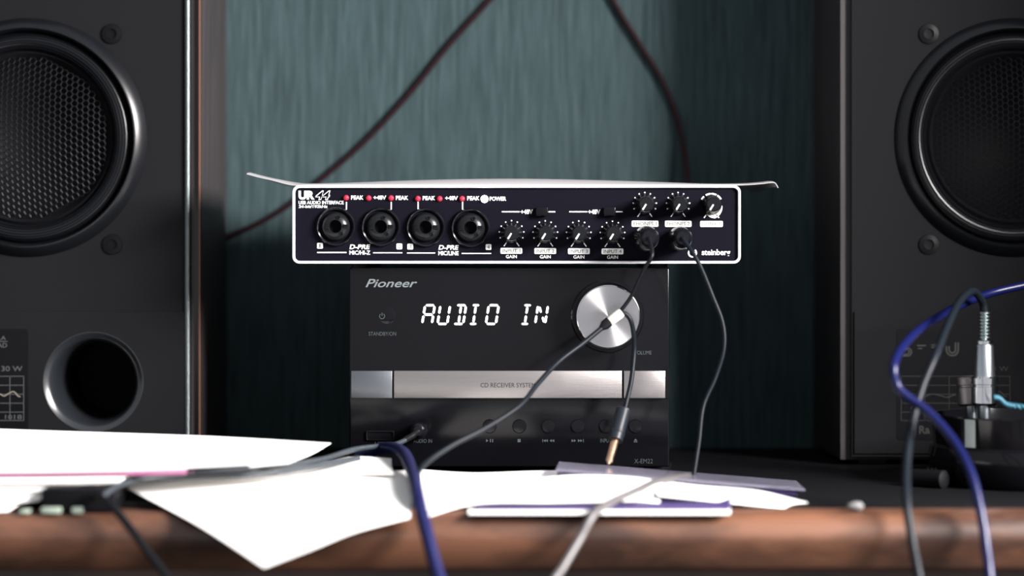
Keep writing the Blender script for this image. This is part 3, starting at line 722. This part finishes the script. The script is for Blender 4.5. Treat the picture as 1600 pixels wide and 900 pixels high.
# clear case
cc = thing('disc_case', 'clear plastic disc case with a purple insert, lying on the table papers', 'disc case', P(1065, 760, 1.2))
def slab(c4, th, m, name, label=None, drop=0):
    b = nb(); vs = [v-Vector((0, 0, drop)) for v in c4]
    f1 = [b.verts.new(v) for v in vs]; g1 = [b.verts.new(v-Vector((0, 0, th))) for v in vs]
    b.faces.new(f1); b.faces.new(g1[::-1])
    for i in range(4): b.faces.new((f1[i], g1[i], g1[(i+1) % 4], f1[(i+1) % 4]))
    bmesh.ops.bevel(b, geom=list(b.edges), offset=.0003, segments=1, affect='EDGES')
    return finish(b, name, m, cc, smooth=30, label=label)
c4 = [P(873, 721, 1.245), P(1245, 751, 1.245), P(1258, 764, 1.185), P(868, 733, 1.185)]
slab(c4, .0012, 'clear', 'lid')
ins = [c4[0].lerp(c4[2], .03), c4[1].lerp(c4[3], .03), c4[2].lerp(c4[0], .03), c4[3].lerp(c4[1], .03)]
slab(ins, .0010, 'purple_plastic', 'insert', 'purple printed insert', .0030)
slab(c4, .0012, 'clear', 'tray', None, .0046)

# ------------------------------------------------------------------ dark hub at the left table edge
hb = thing('usb_hub', 'dark plastic hub with pale metal ports at the left table edge', 'hub', P(190, 803, 1.112))
def pz(py, d): return CZ-(py-HZ)/F*d
finish(box(nb(), P(62, 0, 1.105).x, P(178, 0, 1.105).x, 1.108, 1.15, TZ, pz(765, 1.105), .0012), 'housing', 'black', hb, smooth=40)
finish(box(nb(), P(178, 0, 1.105).x, P(262, 0, 1.105).x, 1.128, 1.15, TZ, pz(787, 1.11)-.0015, .0012), 'cover', 'rubber', hb, smooth=40)
for x0, x1, y0, y1 in ((64, 95, 793, 803), (112, 128, 793, 803), (30, 45, 797, 803)):
    finish(box(nb(), P(x0, 0, 1.105).x, P(x1, 0, 1.105).x, 1.1045, 1.109 if x0 > 40 else 1.118, pz(y1, 1.105), pz(y0, 1.105), .0005), 'port', 'port_metal', hb, smooth=40, label='pale metal port')

# ------------------------------------------------------------------ foreground cables
cable('cable', 'thick navy cable hanging over the table edge right of the drooping sheet', [(560, 712, 1.262), (600, 700, 1.25), (628, 706, 1.22), (643, 735, 1.17), (652, 772, 1.108), (664, 822, 1.088), (679, 880, 1.075), (700, 960, 1.06), (715, 1100, 1.05), (705, 1300, 1.06), (690, 1500, 1.08)], .0066, 'navy_cable')
cable('cable', 'black cable crossing the left table edge and hanging down right', [(150, 770, 1.105), (172, 788, 1.098), (196, 816, 1.092), (228, 858, 1.084), (275, 925, 1.075), (330, 1050, 1.07), (360, 1250, 1.07)], .0040, 'gloss_cable')
cable('cable', 'pale grey cable crossing the papers and hanging down left over the edge', [(1075, 745, 1.21), (1030, 752, 1.17), (1000, 765, 1.14), (955, 785, 1.112), (928, 803, 1.093), (905, 843, 1.085), (880, 885, 1.075), (855, 930, 1.065), (820, 1060, 1.06), (800, 1250, 1.06)], .0042, 'pale_cable')
cable('cable', 'blue cable looping at the right before the speaker and hanging over the edge',
      [(1860, 470, 1.30), (1770, 430, 1.285), (1680, 432, 1.275), (1590, 448, 1.27), (1530, 464, 1.26), (1470, 493, 1.228), (1425, 525, 1.18), (1398, 565, 1.14), (1404, 607, 1.135), (1448, 642, 1.13), (1487, 685, 1.12), (1515, 735, 1.105), (1530, 790, 1.094), (1540, 850, 1.086), (1548, 930, 1.075), (1550, 1080, 1.07), (1535, 1280, 1.07)], .0046, 'blue_cable')

# ------------------------------------------------------------------ pot with jack plugs at the right
pc = P(1606, 0, 1.255); pcx = pc.x
pt = thing('pot', 'glossy black round pot at the right of the table holding jack plugs', 'pot', (pcx, 1.255, TZ))
zr = pz(646, 1.255)
b = lathe(nb(), [(.044, TZ-zr+.001), (.049, TZ-zr), (.052, TZ-zr+.004), (.0535, -.022), (.0525, -.0175), (.0505, -.016), (.0518, -.0008), (.0512, 0), (.0500, -.0004), (.049, -.006), (.047, TZ-zr+.004), (0, TZ-zr+.003)], (pcx, 1.255, zr), 96, 'Z')
finish(b, 'body', 'gloss_black', pt, smooth=35)
lb = lathe(nb(), [(.0532, -.0155), (.0534, -.0008)], (pcx, 1.255, zr), 10, 'Z', math.radians(-50), math.radians(-43))  # highlight on the pot wall, set in as a pale patch
finish(lb, 'pot_glint', 'pot_glint', pt, label='small pale patch standing for a highlight') if 'pot_glint' in M else None
if 'pot_glint' not in M:
    M['pot_glint'] = mat('pale_green_glint', (.50, .56, .53), .5)
    finish(lb, 'pot_glint', 'pot_glint', pt, label='small pale patch standing for a highlight')
def big_jack(x, label, top_px, spring, d, lean):
    base = Vector(((x-800)/F*d+lean, d, TZ+.008))
    def at(py, w=0): 
        z = pz(py, d); f = (z-base.z)/(pz(top_px, d)-base.z)
        return Vector((base.x+( (x-800)/F*d-base.x)*min(f, 1.2), d, z))
    t = thing('jack_plug', label, 'plug', base)
    if spring:
        b = nb()
        for i in range(8):
            a = at(487+i*5.4); rod(b, a, at(487+i*5.4+4.2), ((0, .0022), (.25, .0030), (.75, .0030), (1, .0022)), 18)
        rod(b, at(484), at(532), ((0, .0019), (1, .0019)), 12)
        finish(b, 'strain_relief', 'spring', t, smooth=30, label='ribbed metal strain relief')
        finish(rod(nb(), at(531), at(539), ((0, .0038), (.2, .0045), (.8, .0045), (1, .0040)), 28), 'collar', 'chrome', t, smooth=30)
        finish(rod(nb(), at(538), at(590), ((0, .0043), (.05, .0048), (.95, .0056), (1, .0056)), 32), 'barrel', 'steel', t, smooth=30)
    finish(rod(nb(), at(588), at(633), ((0, .0066), (.06, .0072), (.26, .0072), (.28, .0066), (.34, .0066), (.36, .0072), (.92, .0072), (1, .0062)), 36), 'sleeve', 'chrome' if spring else 'dull_metal', t, smooth=30, label='chrome sleeve')
    finish(rod(nb(), at(633), base, ((0, .0032), (.8, .0032), (.9, .0024), (1, .001)), 20), 'tip', 'steel', t, smooth=30)
M['spring'] = mat('grey_metal_spring', (.35, .42, .42), .3, 1)
M['steel'] = mat('grey_steel', (.42, .46, .50), .3, 1)
M['dull_metal'] = mat('dull_metal', (.25, .23, .23), .4, 1)
big_jack(1538, 'tall chrome jack plug with a ribbed neck standing in the pot', 484, True, 1.248, 0)
big_jack(1513, 'short dull metal jack plug standing in the pot, left of the tall one', 588, False, 1.262, 0.004)
cable('cable', 'slate cable arching out of the tall jack plug and hanging over the edge', [(1538, 486, 1.248), (1534, 470, 1.246), (1520, 455, 1.236), (1500, 470, 1.215), (1482, 505, 1.188), (1462, 555, 1.16), (1441, 605, 1.15), (1426, 660, 1.14), (1417, 720, 1.12), (1417, 785, 1.095), (1426, 850, 1.086), (1440, 930, 1.075), (1455, 1080, 1.07), (1460, 1280, 1.07)], .0042, 'slate_cable')
tw = nb(); base_l = spline([P(1553, 621, 1.203), P(1562, 623, 1.203), P(1573, 632, 1.203), P(1600, 636, 1.203), P(1660, 643, 1.203)], 14)
for ph in (0, PI):
    pts = [p+Vector((0, .0008*math.cos(i*.9+ph), .0008*math.sin(i*.9+ph))) for i, p in enumerate(base_l)]
    tube(tw, pts, .0008, 8)
setp(finish(tw, 'cord', 'teal_cord', smooth=60), 'twisted teal cord lying across the rim of the pot', 'cord')
# ridged plug and crumb
rp = thing('cable_plug', 'small black plug with ridged grip on the table before the right speaker', 'plug', P(1450, 757, 1.235))
finish(rod(nb(), P(1425, 757, 1.24)+Vector((0, 0, .0035)), P(1478, 760, 1.225)+Vector((0, 0, .0035)), ((0, .003), (.05, .005), (.95, .005), (1, .003)), 24), 'barrel', 'desk_black', rp, smooth=40)
for i in range(3):
    a = P(1448+i*6, 757.5, 1.235)+Vector((0, 0, .0035))
    finish(rod(nb(), a, a+Vector((.0009, 0, 0)), ((0, .0056), (1, .0056)), 20), 'ridge', 'rubber', rp)
bm = nb(); bmesh.ops.create_icosphere(bm, subdivisions=2, radius=.0028)
for v in bm.verts:
    v.co = Vector((v.co.x*1.5, v.co.y, v.co.z*.8))*(1+.12*math.sin(v.co.x*2000)); v.co += P(1338, 797, 1.115)
zmin = min(v.co.z for v in bm.verts)
for v in bm.verts: v.co.z += TZ-zmin+.0001
setp(finish(bm, 'paper_scrap', 'scrap', smooth=80), 'tiny pale crumpled scrap on the bare table at the right', 'scrap')
